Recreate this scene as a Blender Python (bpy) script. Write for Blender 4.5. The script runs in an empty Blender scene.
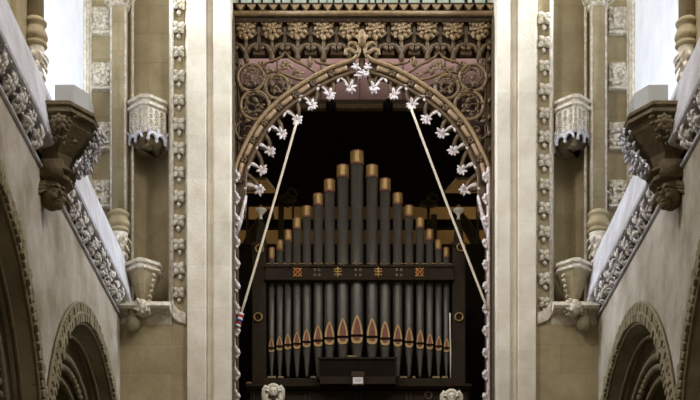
import bpy, bmesh, math, random
from mathutils import Vector, Matrix
PI = math.pi
scene = bpy.context.scene
col = scene.collection

# ------------------------------------------------------------------ camera
F = 1380.0; VX = 353.0; VY = 756.0; EYE = 1.6
cam_d = bpy.data.cameras.new('camera'); cam = bpy.data.objects.new('camera', cam_d); col.objects.link(cam)
cam.location = (0, 0, EYE); cam.rotation_euler = (PI/2, 0, 0)
cam_d.sensor_width = 36.0; cam_d.lens = 36.0*F/700.0
cam_d.shift_x = (350.0-VX)/700.0; cam_d.shift_y = (VY-200.0)/700.0
cam_d.clip_start = 0.1; cam_d.clip_end = 200
scene.camera = cam

# ------------------------------------------------------------------ light
scene.view_settings.view_transform = 'Standard'
scene.view_settings.look = 'None'
scene.view_settings.gamma = 1.0
scene.view_settings.exposure = 0.0
w = bpy.data.worlds.new('world'); scene.world = w; w.use_nodes = True
bg = w.node_tree.nodes['Background']; bg.inputs[0].default_value = (1.0, 0.72, 0.25, 1); bg.inputs[1].default_value = 0.145

def area(name, loc, target, size, size_y, power, color):
    d = bpy.data.lights.new(name, 'AREA'); d.shape = 'RECTANGLE'; d.size = size; d.size_y = size_y
    d.energy = power; d.color = color
    o = bpy.data.objects.new(name, d); col.objects.link(o); o.location = loc
    o.rotation_euler = (Vector(target)-Vector(loc)).to_track_quat('-Z', 'Y').to_euler()
    return o
def spot(name, loc, target, power, color, angle, blend=0.6, radius=0.08):
    d = bpy.data.lights.new(name, 'SPOT'); d.energy = power; d.color = color
    d.spot_size = math.radians(angle); d.spot_blend = blend; d.shadow_soft_size = radius
    o = bpy.data.objects.new(name, d); col.objects.link(o); o.location = loc
    o.rotation_euler = (Vector(target)-Vector(loc)).to_track_quat('-Z', 'Y').to_euler()
    return o
def point(name, loc, power, color, radius=0.1):
    d = bpy.data.lights.new(name, 'POINT'); d.energy = power; d.color = color; d.shadow_soft_size = radius
    o = bpy.data.objects.new(name, d); col.objects.link(o); o.location = loc
    return o
DAY = (1.0, 0.95, 0.93)
# daylight of the high nave windows on both sides, plus an added fill behind the camera
for yy, e, zz, cl, nm in ((19.6, 150, 13.7, (0.86, 0.92, 1.0), 'far'), (12.6, 480, 14.0, DAY, 'near')):
    for nx, xa, xb in (('left', -3.4, 3.4), ('right', 3.6, -3.2)):
        lt = area('daylight_'+nm+'_'+nx, (xa, yy, zz), (xb, yy+.1, 9.0), 1.6, 2.4, e, cl)
        if nm == 'far': lt.data.spread = math.radians(72)      # narrowed to keep the beam off its own pier
area('daylight_west', (0.1, 3.0, 14.0), (0.1, 20, 10.5), 4.0, 4.0, 110, (1.0, 0.88, 0.66))  # unseen warm fill added to brighten the far wall and pilasters
# lamps in the loft and behind the organ
area('loft_strip_lamp', (0.12, 22.48, 13.10), (0.12, 22.72, 12.84), 4.0, 0.06, 8.5, (1.0, 0.86, 0.88))
point('transept_lamp_left', (-1.75, 25.3, 11.9), 9, (1.0, 0.74, 0.42), 0.1)
point('transept_lamp_right', (2.1, 25.3, 11.9), 9, (1.0, 0.74, 0.42), 0.1)

# ------------------------------------------------------------------ helpers
def P(px, py, Y): return Vector(((px-VX)*Y/F, Y, EYE+(VY-py)*Y/F))
def PX(px, Y=20.0): return (px-VX)*Y/F
def PZ(py, Y=20.0): return EYE+(VY-py)*Y/F

class MB:
    def __init__(self): self.v = []; self.f = []
    def add(self, vs, fs):
        b = len(self.v); self.v += [tuple(x) for x in vs]; self.f += [tuple(b+i for i in q) for q in fs]
    def box(self, a, b):
        x0, y0, z0 = [min(a[i], b[i]) for i in range(3)]; x1, y1, z1 = [max(a[i], b[i]) for i in range(3)]
        self.add([(x0,y0,z0),(x1,y0,z0),(x1,y1,z0),(x0,y1,z0),(x0,y0,z1),(x1,y0,z1),(x1,y1,z1),(x0,y1,z1)],
                 [(0,3,2,1),(4,5,6,7),(0,1,5,4),(1,2,6,5),(2,3,7,6),(3,0,4,7)])
    def prism(self, loop, d):                       # closed loop of points swept by vector d
        n = len(loop); d = Vector(d); L = [Vector(p) for p in loop]
        self.add(L+[p+d for p in L], [tuple(range(n)), tuple(range(2*n-1, n-1, -1))] +
                 [(i, (i+1) % n, n+(i+1) % n, n+i) for i in range(n)])
    def loft(self, rings, caps=True):               # rings of equal length
        n = len(rings[0]); vs = [p for r in rings for p in r]; fs = []
        for k in range(len(rings)-1):
            for i in range(n):
                j = (i+1) % n; fs.append((k*n+i, k*n+j, (k+1)*n+j, (k+1)*n+i))
        if caps: fs += [tuple(range(n-1, -1, -1)), tuple((len(rings)-1)*n+i for i in range(n))]
        self.add(vs, fs)
    def sweep(self, path, w, h=None, up=(0, -1, 0), n=6, closed=False):
        path = [Vector(p) for p in path]; m = len(path); up = Vector(up); rings = []
        for i, p in enumerate(path):
            if closed: t = path[(i+1) % m]-path[i-1]
            else: t = path[min(i+1, m-1)]-path[max(i-1, 0)]
            t.normalize(); s = t.cross(up)
            if s.length < 1e-5: s = t.cross(Vector((0.31, 0.2, 0.9)))
            s.normalize(); u = s.cross(t)
            ww = w[i] if hasattr(w, '__len__') else w
            hh = ww if h is None else (h[i] if hasattr(h, '__len__') else h)
            rings.append([p+s*(ww*math.cos(2*PI*k/n))+u*(hh*math.sin(2*PI*k/n)) for k in range(n)])
        if closed:
            b = len(self.v); self.loft(rings, False)
            self.f += [(b+(m-1)*n+i, b+(m-1)*n+(i+1) % n, b+(i+1) % n, b+i) for i in range(n)]
        else: self.loft(rings)
    def lathe(self, c, prof, n=20, axis='Z'):       # prof: (radius, height)
        c = Vector(c); rings = []
        for r, z in prof:
            rings.append([c+(Vector((r*math.cos(2*PI*k/n), r*math.sin(2*PI*k/n), z)) if axis == 'Z'
                             else Vector((r*math.cos(2*PI*k/n), -z, r*math.sin(2*PI*k/n)))) for k in range(n)])
        self.loft(rings)
    def ball(self, c, r, n=8, m=5):
        c = Vector(c); r = Vector(r) if hasattr(r, '__len__') else Vector((r, r, r)); rings = []
        for k in range(m+1):
            a = -PI/2+PI*(k+0.12)/(m+0.24)
            rings.append([c+Vector((r.x*math.cos(a)*math.cos(2*PI*i/n), r.y*math.cos(a)*math.sin(2*PI*i/n), r.z*math.sin(a))) for i in range(n)])
        self.loft(rings)
    def leaf(self, base, d, nrm, length, width, curl=0.3, thick=0.35, n=6):   # a fleshy carved leaf
        base = Vector(base); d = Vector(d).normalized(); nrm = Vector(nrm).normalized()
        pts = []; ws = []
        for k in range(6):
            t = k/5; pts.append(base+d*(length*t)+nrm*(length*(0.28*math.sin(PI*t*0.9)+curl*t*t)))
            ws.append(width*0.5*(0.30+0.70*math.sin(PI*min(1, t*0.88+0.10)))*(1 if k < 5 else 0.5))
        self.sweep(pts, ws, [x*thick for x in ws], nrm, n)
    def build(self, name, m, parent=None, smooth=False, bevel=0):
        me = bpy.data.meshes.new(name); me.from_pydata(self.v, [], self.f)
        bm = bmesh.new(); bm.from_mesh(me); bmesh.ops.recalc_face_normals(bm, faces=bm.faces); bm.to_mesh(me); bm.free()
        if smooth:
            for p in me.polygons: p.use_smooth = True
        me.materials.append(m); o = bpy.data.objects.new(name, me); col.objects.link(o)
        if parent is not None:
            o.parent = parent; o.matrix_parent_inverse = Matrix.Translation(-parent.location)
        if bevel:
            b = o.modifiers.new('bevel', 'BEVEL'); b.width = bevel; b.segments = 2; b.limit_method = 'ANGLE'
        return o
def tag(o, label=None, cat=None, group=None, kind=None):
    if label: o['label'] = label
    if cat: o['category'] = cat
    if group: o['group'] = group
    if kind: o['kind'] = kind
    return o
def thing(name, loc, label, cat, group=None):
    o = bpy.data.objects.new(name, None); col.objects.link(o); o.location = loc; o.empty_display_size = 0.1
    return tag(o, label, cat, group)
def struct(mb, name, m, label, cat, smooth=False, bevel=0):
    return tag(mb.build(name, m, None, smooth, bevel), label, cat, None, 'structure')
def clump(mb, c, nrm, a, b, wa, wb, dep, n, rnd, size=0.06):   # carved foliage heaped on a surface
    c = Vector(c); nrm = Vector(nrm).normalized(); a = Vector(a).normalized(); b = Vector(b).normalized()
    for k in range(n):
        p = c+a*(rnd.uniform(-.5, .5)*wa)+b*(rnd.uniform(-.5, .5)*wb)+nrm*(rnd.uniform(-.25, .5)*dep)
        ang = rnd.uniform(0, 2*PI); d = a*math.cos(ang)+b*math.sin(ang)
        mb.leaf(p, d, nrm, size*rnd.uniform(.8, 1.4), size*rnd.uniform(.6, .9), rnd.uniform(-.5, .4), 0.55)

# ------------------------------------------------------------------ materials
def mat(name, c1, c2=None, rough=0.8, scale=4.0, bump=0.3, metal=0.0, detail=6.0, brick=None, spec=0.3, fine=30.0):
    m = bpy.data.materials.new(name); m.use_nodes = True; nt = m.node_tree; N = nt.nodes; L = nt.links
    bs = N['Principled BSDF']; bs.inputs['Roughness'].default_value = rough; bs.inputs['Metallic'].default_value = metal
    bs.inputs['Specular IOR Level'].default_value = spec
    tc = N.new('ShaderNodeTexCoord')
    no = N.new('ShaderNodeTexNoise'); no.inputs['Scale'].default_value = scale; no.inputs['Detail'].default_value = detail
    no.inputs['Roughness'].default_value = 0.65
    L.new(tc.outputs['Object'], no.inputs['Vector'])
    cr = N.new('ShaderNodeValToRGB'); cr.color_ramp.elements[0].position = 0.32; cr.color_ramp.elements[1].position = 0.68
    c2 = c2 or tuple(x*0.75 for x in c1)
    cr.color_ramp.elements[0].color = (*c2, 1); cr.color_ramp.elements[1].color = (*c1, 1)
    L.new(no.outputs['Fac'], cr.inputs['Fac']); color = cr.outputs['Color']
    n2 = N.new('ShaderNodeTexNoise'); n2.inputs['Scale'].default_value = fine; n2.inputs['Detail'].default_value = 4
    L.new(tc.outputs['Object'], n2.inputs['Vector'])
    bp = N.new('ShaderNodeBump'); bp.inputs['Strength'].default_value = bump; bp.inputs['Distance'].default_value = 0.03
    L.new(n2.outputs['Fac'], bp.inputs['Height']); normal = bp.outputs['Normal']
    if brick:
        axis, bw, bh, jc = brick
        sp = N.new('ShaderNodeSeparateXYZ'); cb = N.new('ShaderNodeCombineXYZ'); L.new(tc.outputs['Object'], sp.inputs[0])
        L.new(sp.outputs['X' if axis == 'X' else 'Y'], cb.inputs[0]); L.new(sp.outputs['Z'], cb.inputs[1])
        br = N.new('ShaderNodeTexBrick'); L.new(cb.outputs[0], br.inputs['Vector'])
        br.inputs['Scale'].default_value = 1.0; br.inputs['Brick Width'].default_value = bw; br.inputs['Row Height'].default_value = bh
        br.inputs['Mortar Size'].default_value = 0.006; br.inputs['Mortar Smooth'].default_value = 0.6
        br.inputs['Color1'].default_value = (1, 1, 1, 1); br.inputs['Color2'].default_value = (0.86, 0.86, 0.86, 1)
        br.inputs['Mortar'].default_value = (jc, jc, jc, 1)
        mx = N.new('ShaderNodeMixRGB'); mx.blend_type = 'MULTIPLY'; mx.inputs[0].default_value = 1.0
        L.new(color, mx.inputs[1]); L.new(br.outputs['Color'], mx.inputs[2]); color = mx.outputs[0]
        b2 = N.new('ShaderNodeBump'); b2.inputs['Strength'].default_value = 0.35; b2.inputs['Distance'].default_value = 0.02
        L.new(br.outputs['Color'], b2.inputs['Height']); L.new(normal, b2.inputs['Normal']); normal = b2.outputs['Normal']
    L.new(color, bs.inputs['Base Color']); L.new(normal, bs.inputs['Normal'])
    return m
M = {}
M['pier'] = mat('warm_ashlar', (0.47, 0.395, 0.245), (0.33, 0.27, 0.15), scale=2.2, brick=('X', 0.75, 0.42, 0.72))
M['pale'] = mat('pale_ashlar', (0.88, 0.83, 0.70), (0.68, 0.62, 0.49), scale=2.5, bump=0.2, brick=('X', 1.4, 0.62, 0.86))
M['wall'] = mat('grey_plaster', (0.58, 0.535, 0.465), (0.27, 0.225, 0.145), scale=1.3, bump=0.25)
M['sill'] = mat('limewashed_stone', (0.76, 0.765, 0.85), (0.48, 0.465, 0.47), scale=2.0, bump=0.35)  # bluish daylight put into the colour of parapet, canopy rim and bracket leaves
M['white'] = mat('white_plaster', (0.80, 0.83, 0.90), (0.69, 0.71, 0.76), scale=2.0, bump=0.15)
M['carve'] = mat('carved_stone', (0.82, 0.78, 0.69), (0.46, 0.40, 0.28), scale=14, bump=0.4)
M['band'] = mat('carved_band_stone', (0.90, 0.88, 0.88), (0.58, 0.54, 0.48), scale=12, bump=0.4)
M['brown'] = mat('brown_stained_stone', (0.17, 0.13, 0.07), (0.09, 0.068, 0.032), scale=8, bump=0.5)  # brown of brackets and heads; also painted shade in band hollow and canopy soffit
M['arcade'] = mat('arcade_stone', (0.30, 0.26, 0.165), (0.19, 0.16, 0.09), scale=5, bump=0.4)
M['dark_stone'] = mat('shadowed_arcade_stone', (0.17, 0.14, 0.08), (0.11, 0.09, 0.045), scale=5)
M['box'] = mat('grey_painted_metal', (0.42, 0.43, 0.41), (0.40, 0.41, 0.39), rough=0.5, bump=0.02)
M['oak'] = mat('brown_carved_oak', (0.145, 0.092, 0.040), (0.07, 0.042, 0.016), rough=0.5, scale=18, bump=0.3, spec=0.5)
M['oak_pale'] = mat('worn_golden_oak', (0.36, 0.25, 0.128), (0.19, 0.124, 0.056), rough=0.5, scale=16, bump=0.2, spec=0.5)
M['oak_mid'] = mat('golden_brown_oak', (0.245, 0.165, 0.080), (0.13, 0.082, 0.035), rough=0.45, scale=18, bump=0.3, spec=0.5)
M['oak_dark'] = mat('dark_oak_board', (0.05, 0.029, 0.013), (0.03, 0.017, 0.007), rough=0.6, scale=10, bump=0.2)
M['lilac'] = mat('pale_limed_floret', (0.82, 0.77, 0.78), (0.48, 0.40, 0.38), rough=0.5, scale=20, bump=0.2, spec=0.5)
M['mauve'] = mat('mauve_ceiling_panel', (0.25, 0.158, 0.144), (0.20, 0.122, 0.112), rough=0.55, scale=1.6, bump=0.05)
M['spandrel'] = mat('dark_mauve_board', (0.115, 0.068, 0.058), (0.085, 0.05, 0.042), rough=0.6, scale=4, bump=0.05)
M['block'] = mat('rubbed_oak', (0.42, 0.29, 0.17), (0.30, 0.20, 0.11), rough=0.45, scale=16, bump=0.1, spec=0.5)
M['tan'] = mat('tan_boards', (0.38, 0.26, 0.13), (0.29, 0.19, 0.085), rough=0.7, scale=3, bump=0.1)
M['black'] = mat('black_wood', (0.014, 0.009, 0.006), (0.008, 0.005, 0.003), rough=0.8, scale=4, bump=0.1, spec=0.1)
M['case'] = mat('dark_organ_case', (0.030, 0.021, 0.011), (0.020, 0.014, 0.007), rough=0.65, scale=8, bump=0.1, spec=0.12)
M['pipe'] = mat('grey_pipe_metal', (0.105, 0.094, 0.078), (0.08, 0.071, 0.058), rough=0.42, scale=9, bump=0.03, metal=0.35, spec=0.5)
M['gold'] = mat('dull_gold', (0.36, 0.23, 0.07), (0.27, 0.16, 0.045), rough=0.42, scale=10, bump=0.03, metal=0.3, spec=0.5)
M['gilt'] = mat('gilt_edge', (0.56, 0.38, 0.13), (0.44, 0.27, 0.08), rough=0.4, scale=10, bump=0.03, spec=0.5)
M['red'] = mat('red_lacquer', (0.25, 0.095, 0.06), (0.17, 0.062, 0.04), rough=0.5, scale=10, bump=0.03)
M['orange'] = mat('orange_gilding', (0.62, 0.27, 0.09), (0.48, 0.19, 0.06), rough=0.5, scale=10, bump=0.03)
M['rope'] = mat('cream_rope', (0.74, 0.67, 0.52), (0.62, 0.54, 0.40), rough=0.9, scale=40, bump=0.4)
M['ivory'] = mat('ivory_paint', (0.88, 0.84, 0.72), (0.74, 0.69, 0.56), rough=0.5, scale=8, bump=0.1)
M['paper'] = mat('white_card', (0.85, 0.83, 0.84), (0.80, 0.78, 0.79), rough=0.7, bump=0.02)
M['ink'] = mat('grey_ink', (0.30, 0.30, 0.32), rough=0.8)
M['sally_red'] = mat('red_wool', (0.55, 0.04, 0.05), rough=0.95, scale=40)
M['sally_blue'] = mat('blue_wool', (0.05, 0.07, 0.32), rough=0.95, scale=40)
M['sally_white'] = mat('white_wool', (0.86, 0.84, 0.88), rough=0.95, scale=40)
M['glass'] = mat('pale_green_glass', (0.62, 0.70, 0.60), (0.30, 0.36, 0.28), rough=0.3, scale=9, bump=0.02, spec=0.5)
_b = M['glass'].node_tree.nodes['Principled BSDF']; M['glass'].node_tree.links.new(_b.inputs['Base Color'].links[0].from_socket, _b.inputs['Emission Color']); _b.inputs['Emission Strength'].default_value = 0.75   # daylit window
M['lead'] = mat('dark_lead', (0.06, 0.06, 0.055), rough=0.6)
M['floor'] = mat('stone_paving', (0.30, 0.26, 0.19), (0.22, 0.19, 0.13), scale=3)

# ------------------------------------------------------------------ the setting
XC = 0.09
def U(s, u, y, z): return Vector((XC+s*u, y, z))
side_name = {-1: 'left', 1: 'right'}
mb = MB(); mb.box((-9, -2, -0.2), (9, 32, 0)); struct(mb, 'floor', M['floor'], 'stone paved floor far below the organ', 'floor')

ZC = 4.47; CENT = (12.37, 17.70); Y0, Y1 = 7.0, 20.5
def plate(mb, s, u0, u1, ztop, r):
    loop = [(Y0, 0.0)]
    for c in CENT:
        loop += [(c-r, 0.0)]
        loop += [(c-r*math.cos(PI*k/36), ZC+r*math.sin(PI*k/36)) for k in range(37)]
        if c+r < Y1: loop += [(c+r, 0.0)]
        else: loop = loop[:-1]+[(c+r, ZC), (c+r, 0.0)]
    loop += [(Y1+0.1, 0.0), (Y1+0.1, ztop), (Y0, ztop)]
    mb.prism([U(s, u0, y, z) for y, z in loop], Vector((s*(u1-u0), 0, 0)))

ZS = 8.17
for s in (-1, 1):
    sn = side_name[s]
    mb = MB(); plate(mb, s, 3.46, 3.72, 7.95, 2.57)
    struct(mb, 'wall_'+sn, M['wall'], f'grey plastered nave wall with round arches on the {sn}', 'wall')
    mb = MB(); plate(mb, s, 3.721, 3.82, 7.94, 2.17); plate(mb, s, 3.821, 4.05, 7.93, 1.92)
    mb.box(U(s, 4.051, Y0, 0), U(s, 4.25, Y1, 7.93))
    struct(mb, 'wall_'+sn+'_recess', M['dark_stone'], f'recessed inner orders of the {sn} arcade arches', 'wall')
    # carved voussoir rings
    for ci, c in enumerate(CENT):
        mb = MB(); rn = random.Random(5+ci)
        for row, (ra, rb, ua, ub, n) in enumerate(((2.685, 2.79, 3.40, 3.47, 62), (2.57, 2.675, 3.385, 3.50, 66))):
            for k in range(n):
                a0 = 0.30+(PI-0.60)*(k+0.10)/n; a1 = 0.30+(PI-0.60)*(k+0.86)/n
                j = rn.uniform(-.012, .012)
                loop = [(c-r*math.cos(a), ZC+r*math.sin(a)) for r, a in ((ra, a0), (rb, a0), (rb, a1), (ra, a1))]
                mb.prism([U(s, ua+j, y, z) for y, z in loop], Vector((s*(ub-ua), 0, 0)))
        for r, rad, uu in ((2.68, 0.022, 3.41), (2.80, 0.022, 3.43), (2.56, 0.024, 3.44)):
            mb.sweep([U(s, uu, c-r*math.cos(a), ZC+r*math.sin(a)) for a in [0.30+(PI-0.60)*k/48 for k in range(49)]], rad, None, (1, 0, 0))
        struct(mb, f'trim_{1+ci+(0 if s<0 else 2)}', M['arcade'], f'carved block moulding around the {"near" if ci==0 else "far"} arch of the {sn} wall', 'arch moulding', bevel=0.012)
        # inner orders
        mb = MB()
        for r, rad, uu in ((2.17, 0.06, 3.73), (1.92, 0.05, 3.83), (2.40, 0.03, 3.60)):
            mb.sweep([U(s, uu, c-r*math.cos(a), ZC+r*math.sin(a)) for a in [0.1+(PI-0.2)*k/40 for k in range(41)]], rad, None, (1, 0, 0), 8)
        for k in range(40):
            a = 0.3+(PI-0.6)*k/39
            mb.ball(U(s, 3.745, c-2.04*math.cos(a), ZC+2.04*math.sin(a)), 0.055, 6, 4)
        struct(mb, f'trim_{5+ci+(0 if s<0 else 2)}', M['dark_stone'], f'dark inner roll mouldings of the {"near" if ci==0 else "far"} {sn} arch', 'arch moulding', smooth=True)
    # parapet with its hollow string course
    prof = [(3.325, 8.150), (3.295, 8.165), (3.285, 8.19), (3.30, 8.205), (3.325, 8.21), (3.325, 8.222), (3.305, 8.235), (3.31, 8.28), (3.392, 8.80), (3.40, 8.83),
            (3.56, 8.83), (3.56, 8.16), (4.12, 8.16), (4.12, 8.10), (3.56, 8.10)]
    mb = MB(); mb.prism([U(s, u, Y0, z) for u, z in prof], Vector((0, 19.99-Y0, 0)))
    struct(mb, 'trim_'+sn, M['sill'], f'pale sloping parapet above the carved band on the {sn} wall', 'parapet')
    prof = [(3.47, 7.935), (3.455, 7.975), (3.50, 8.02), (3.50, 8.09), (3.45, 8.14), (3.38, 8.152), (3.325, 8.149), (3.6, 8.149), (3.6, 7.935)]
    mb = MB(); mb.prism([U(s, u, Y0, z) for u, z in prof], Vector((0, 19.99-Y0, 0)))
    struct(mb, 'trim_'+sn+'_hollow', M['brown'], f'dark hollow behind the carved leaves of the {sn} band', 'carved band')  # darker colour stands in for shade between the leaves
    mb = MB(); mb.sweep([U(s, 3.445, Y0, 7.945), U(s, 3.445, 19.98, 7.945)], .022, None, (0, 0, 1), 8)
    struct(mb, 'trim_'+sn+'_roll', M['sill'], f'thin roll under the carved leaves of the {sn} band', 'moulding', smooth=True)
    mb = MB(); rn = random.Random(11)
    nrm = Vector((-s*0.22, 0, -0.16)).normalized(); up = Vector((-s*0.16, 0, 0.22)).normalized(); al = Vector((0, 1, 0))
    y = 9.0
    while y < 19.75:
        if not (14.55 < y < 15.35):
            c = U(s, 3.40, y, 8.055)
            for k in range(6):
                a = 2*PI*k/6+rn.uniform(-.2, .2)
                d = al*math.cos(a)*1.2+up*math.sin(a)
                mb.leaf(c+nrm*0.015, d, nrm, 0.145*rn.uniform(.85, 1.15), 0.065, rn.uniform(-.45, -.1), .5)
                for q_ in (-1, 1): mb.leaf(c+nrm*0.02+d.normalized()*.06, d.normalized()+al.cross(nrm)*(.7*q_*math.cos(a))+al*(.7*q_*math.sin(a)), nrm, .07, .04, -.2, .6)
            mb.ball(c+nrm*0.04, 0.026, 7, 5)
            clump(mb, c, nrm, al, up, 0.30, 0.25, 0.06, 22, rn, 0.040)
        y += 0.385
    o = struct(mb, 'trim_'+sn+'_foliage', M['band'], f'band of carved stone leaves under the {sn} parapet', 'carved band', smooth=True)
    # clerestory wall behind the passage
    mb = MB(); mb.box(U(s, 3.95, Y0, 8.05), U(s, 4.2, Y1, 14.5))
    struct(mb, 'wall_'+sn+'_upper', M['white'], f'white plaster wall behind the {sn} parapet, lit by the floodlight', 'wall')
    mb = MB()
    for dx, yy, r in ((3.925, 19.96, 0.028), (3.90, 20.03, 0.02), (3.935, 19.78, 0.022)):
        mb.lathe(U(s, dx, yy, 8.05), [(r, 0), (r, 6.4)], 10)
    struct(mb, f'trim_{9 if s<0 else 10}', M['carve'], f'thin corner rolls beside the white {sn} wall', 'moulding', smooth=True)
    # wall pier between the bays
    mb = MB(); mb.box(U(s, 3.64, 14.62, 8.1), U(s, 3.96, 15.28, 14.5)); mb.box(U(s, 3.72, 14.3, 8.1), U(s, 3.96, 15.6, 14.5))
    struct(mb, f'wall_{sn}_pier', M['pier'], f'stone pier behind the near shaft on the {sn}', 'pier', bevel=0.02)

# far piers that carry the arch
FX = {-1: dict(jamb=231, g0=214, g1=207, p=188, so=172, ni=168, no=130, colc=119, edge=87.5, low=119.5, ctr=178.8),
      1: dict(jamb=496, g0=509.5, g1=517, p=535, so=551, ni=554.5, no=588, colc=598, edge=631, low=598, ctr=544.5)}
LOWZ = PZ(319)
for s in (-1, 1):
    sn = side_name[s]; q = FX[s]; X = {k: PX(v) for k, v in q.items()}
    mb = MB()
    mb.box((X['p'], 19.98, 0), (X['low'], 21.2, LOWZ))                       # plain lower face
    mb.box((X['jamb']+s*0.03, 20.04, 0), (X['p'], 21.2, 14.5))                # core behind the pilasters
    mb.box((X['p'], 20.06, LOWZ), (X['ni'], 21.2, 14.5))                     # flower strip ground
    ZCAN = PZ(131, 19.75); nm = (X['ni']+X['no'])/2; nh = abs(X['ni']-X['no'])/2
    mb.box((X['ni'], 20.22, ZCAN), (X['no'], 21.2, 14.5))                    # wall above the niche
    arcp = [(nm+nh*math.cos(PI*k/14), 20.10+.50*math.sin(PI*k/14)) for k in range(15)]
    lp = [(nm+nh, 21.2)]+arcp+[(nm-nh, 21.2)]
    for k in range(14): mb.prism([(arcp[k][0], arcp[k][1], LOWZ), (arcp[k+1][0], arcp[k+1][1], LOWZ), (arcp[k+1][0], 21.2, LOWZ), (arcp[k][0], 21.2, LOWZ)], (0, 0, ZCAN-LOWZ))
    mb.box((X['no'], 20.12, LOWZ), (X['edge']+s*0.12, 21.2, 14.5))           # boss panel
    struct(mb, 'wall_far_'+sn, M['pier'], f'warm stone pier face with a tall niche on the {sn} of the arch', 'pier')
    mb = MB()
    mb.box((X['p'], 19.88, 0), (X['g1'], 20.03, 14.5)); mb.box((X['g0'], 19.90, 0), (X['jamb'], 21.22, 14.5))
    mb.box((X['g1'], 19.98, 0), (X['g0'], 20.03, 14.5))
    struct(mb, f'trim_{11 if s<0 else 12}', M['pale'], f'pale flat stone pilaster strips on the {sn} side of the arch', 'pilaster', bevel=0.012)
    # frame rolls of the niche
    mb = MB()
    for px, yy, r in ((q['so'], 20.03, 0.026), ((q['so']+q['ni'])/2, 20.05, 0.016), (q['no']+s*-1.5, 20.08, 0.024), (q['p']+s*1.5, 20.04, 0.02)):
        mb.lathe((PX(px), yy, PZ(312)), [(r, 0), (r, 14.5-PZ(312))], 10)
    struct(mb, f'trim_{13 if s<0 else 14}', M['carve'], f'slender upright rolls framing the {sn} niche', 'moulding', smooth=True)
    # sill under the niche
    mb = MB()
    z0 = PZ(322); x0 = X['so']; x1 = X['low']-s*0.02
    q_ = lambda py: PZ(py, 19.9)
    prof = [(20.05, q_(326)), (19.985, q_(324)), (19.96, q_(319)), (19.94, q_(315)), (19.84, q_(312.5)), (19.74, q_(311.5)), (19.71, q_(309.5)), (19.73, q_(307)), (19.78, q_(306.5)), (19.79, q_(304)), (20.66, q_(302)), (20.66, q_(326))]
    mb.prism([(x0, y, z) for y, z in prof], (x1-x0, 0, 0))
    struct(mb, f'trim_{15 if s<0 else 16}', M['carve'], f'moulded stone sill under the {sn} niche', 'sill')
    mb = MB(); pts = [(PX(q['p']), 20.04, PZ(332)), (PX(q['p']), 19.96, PZ(327)), (X['p']+s*.04, 19.94, PZ(318)), (X['p']+s*.14, 19.95, PZ(313)), (X['so'], 19.97, PZ(306)), (X['so'], 20.05, PZ(300)), (X['so'], 20.06, PZ(324))]
    mb.prism([(PX(q['so']), 19.93, PZ(300)), (PX(q['so']), 19.93, PZ(317)), (PX(q['so'])-s*.05, 19.93, PZ(322)), (PX(q['p'])+s*.02, 19.93, PZ(326)), (PX(q['p'])+s*.02, 19.93, PZ(314)), (PX(q['ctr']), 19.93, PZ(311)), (PX(q['so'])-s*.04, 19.93, PZ(306))], (0, 0.14, 0))
    struct(mb, f'trim_{17 if s<0 else 18}', M['carve'], f'curved stone foot of the {sn} flower strip', 'moulding', bevel=0.02)

# ------------------------------------------------------------------ carved stonework that stands on the walls
ORD = ['first', 'second', 'third', 'fourth', 'fifth', 'sixth', 'seventh', 'eighth', 'ninth', 'tenth', 'eleventh', 'twelfth', 'thirteenth', 'fourteenth']
def flower_mesh(rn):
    mb = MB()
    for a in (45, 135, 225, 315):
        d = Vector((math.cos(math.radians(a)), 0, math.sin(math.radians(a))))
        mb.leaf((0, -0.01, 0), d, (0, -1, 0), 0.125, 0.10, 0.05+rn.uniform(-.1, .1), 0.6)
    for a in (0, 90, 180, 270):
        d = Vector((math.cos(math.radians(a)), 0, math.sin(math.radians(a))))
        mb.leaf((0, -0.0, 0), d, (0, -1, 0), 0.09, 0.06, 0.1, 0.6)
    mb.ball((0, -0.055, 0), 0.032, 8, 5)
    mb.leaf((0.0, 0, -0.09), (0.1, 0, -1), (0, -1, 0), 0.10, 0.075, -0.1, 0.7)
    return mb
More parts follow.
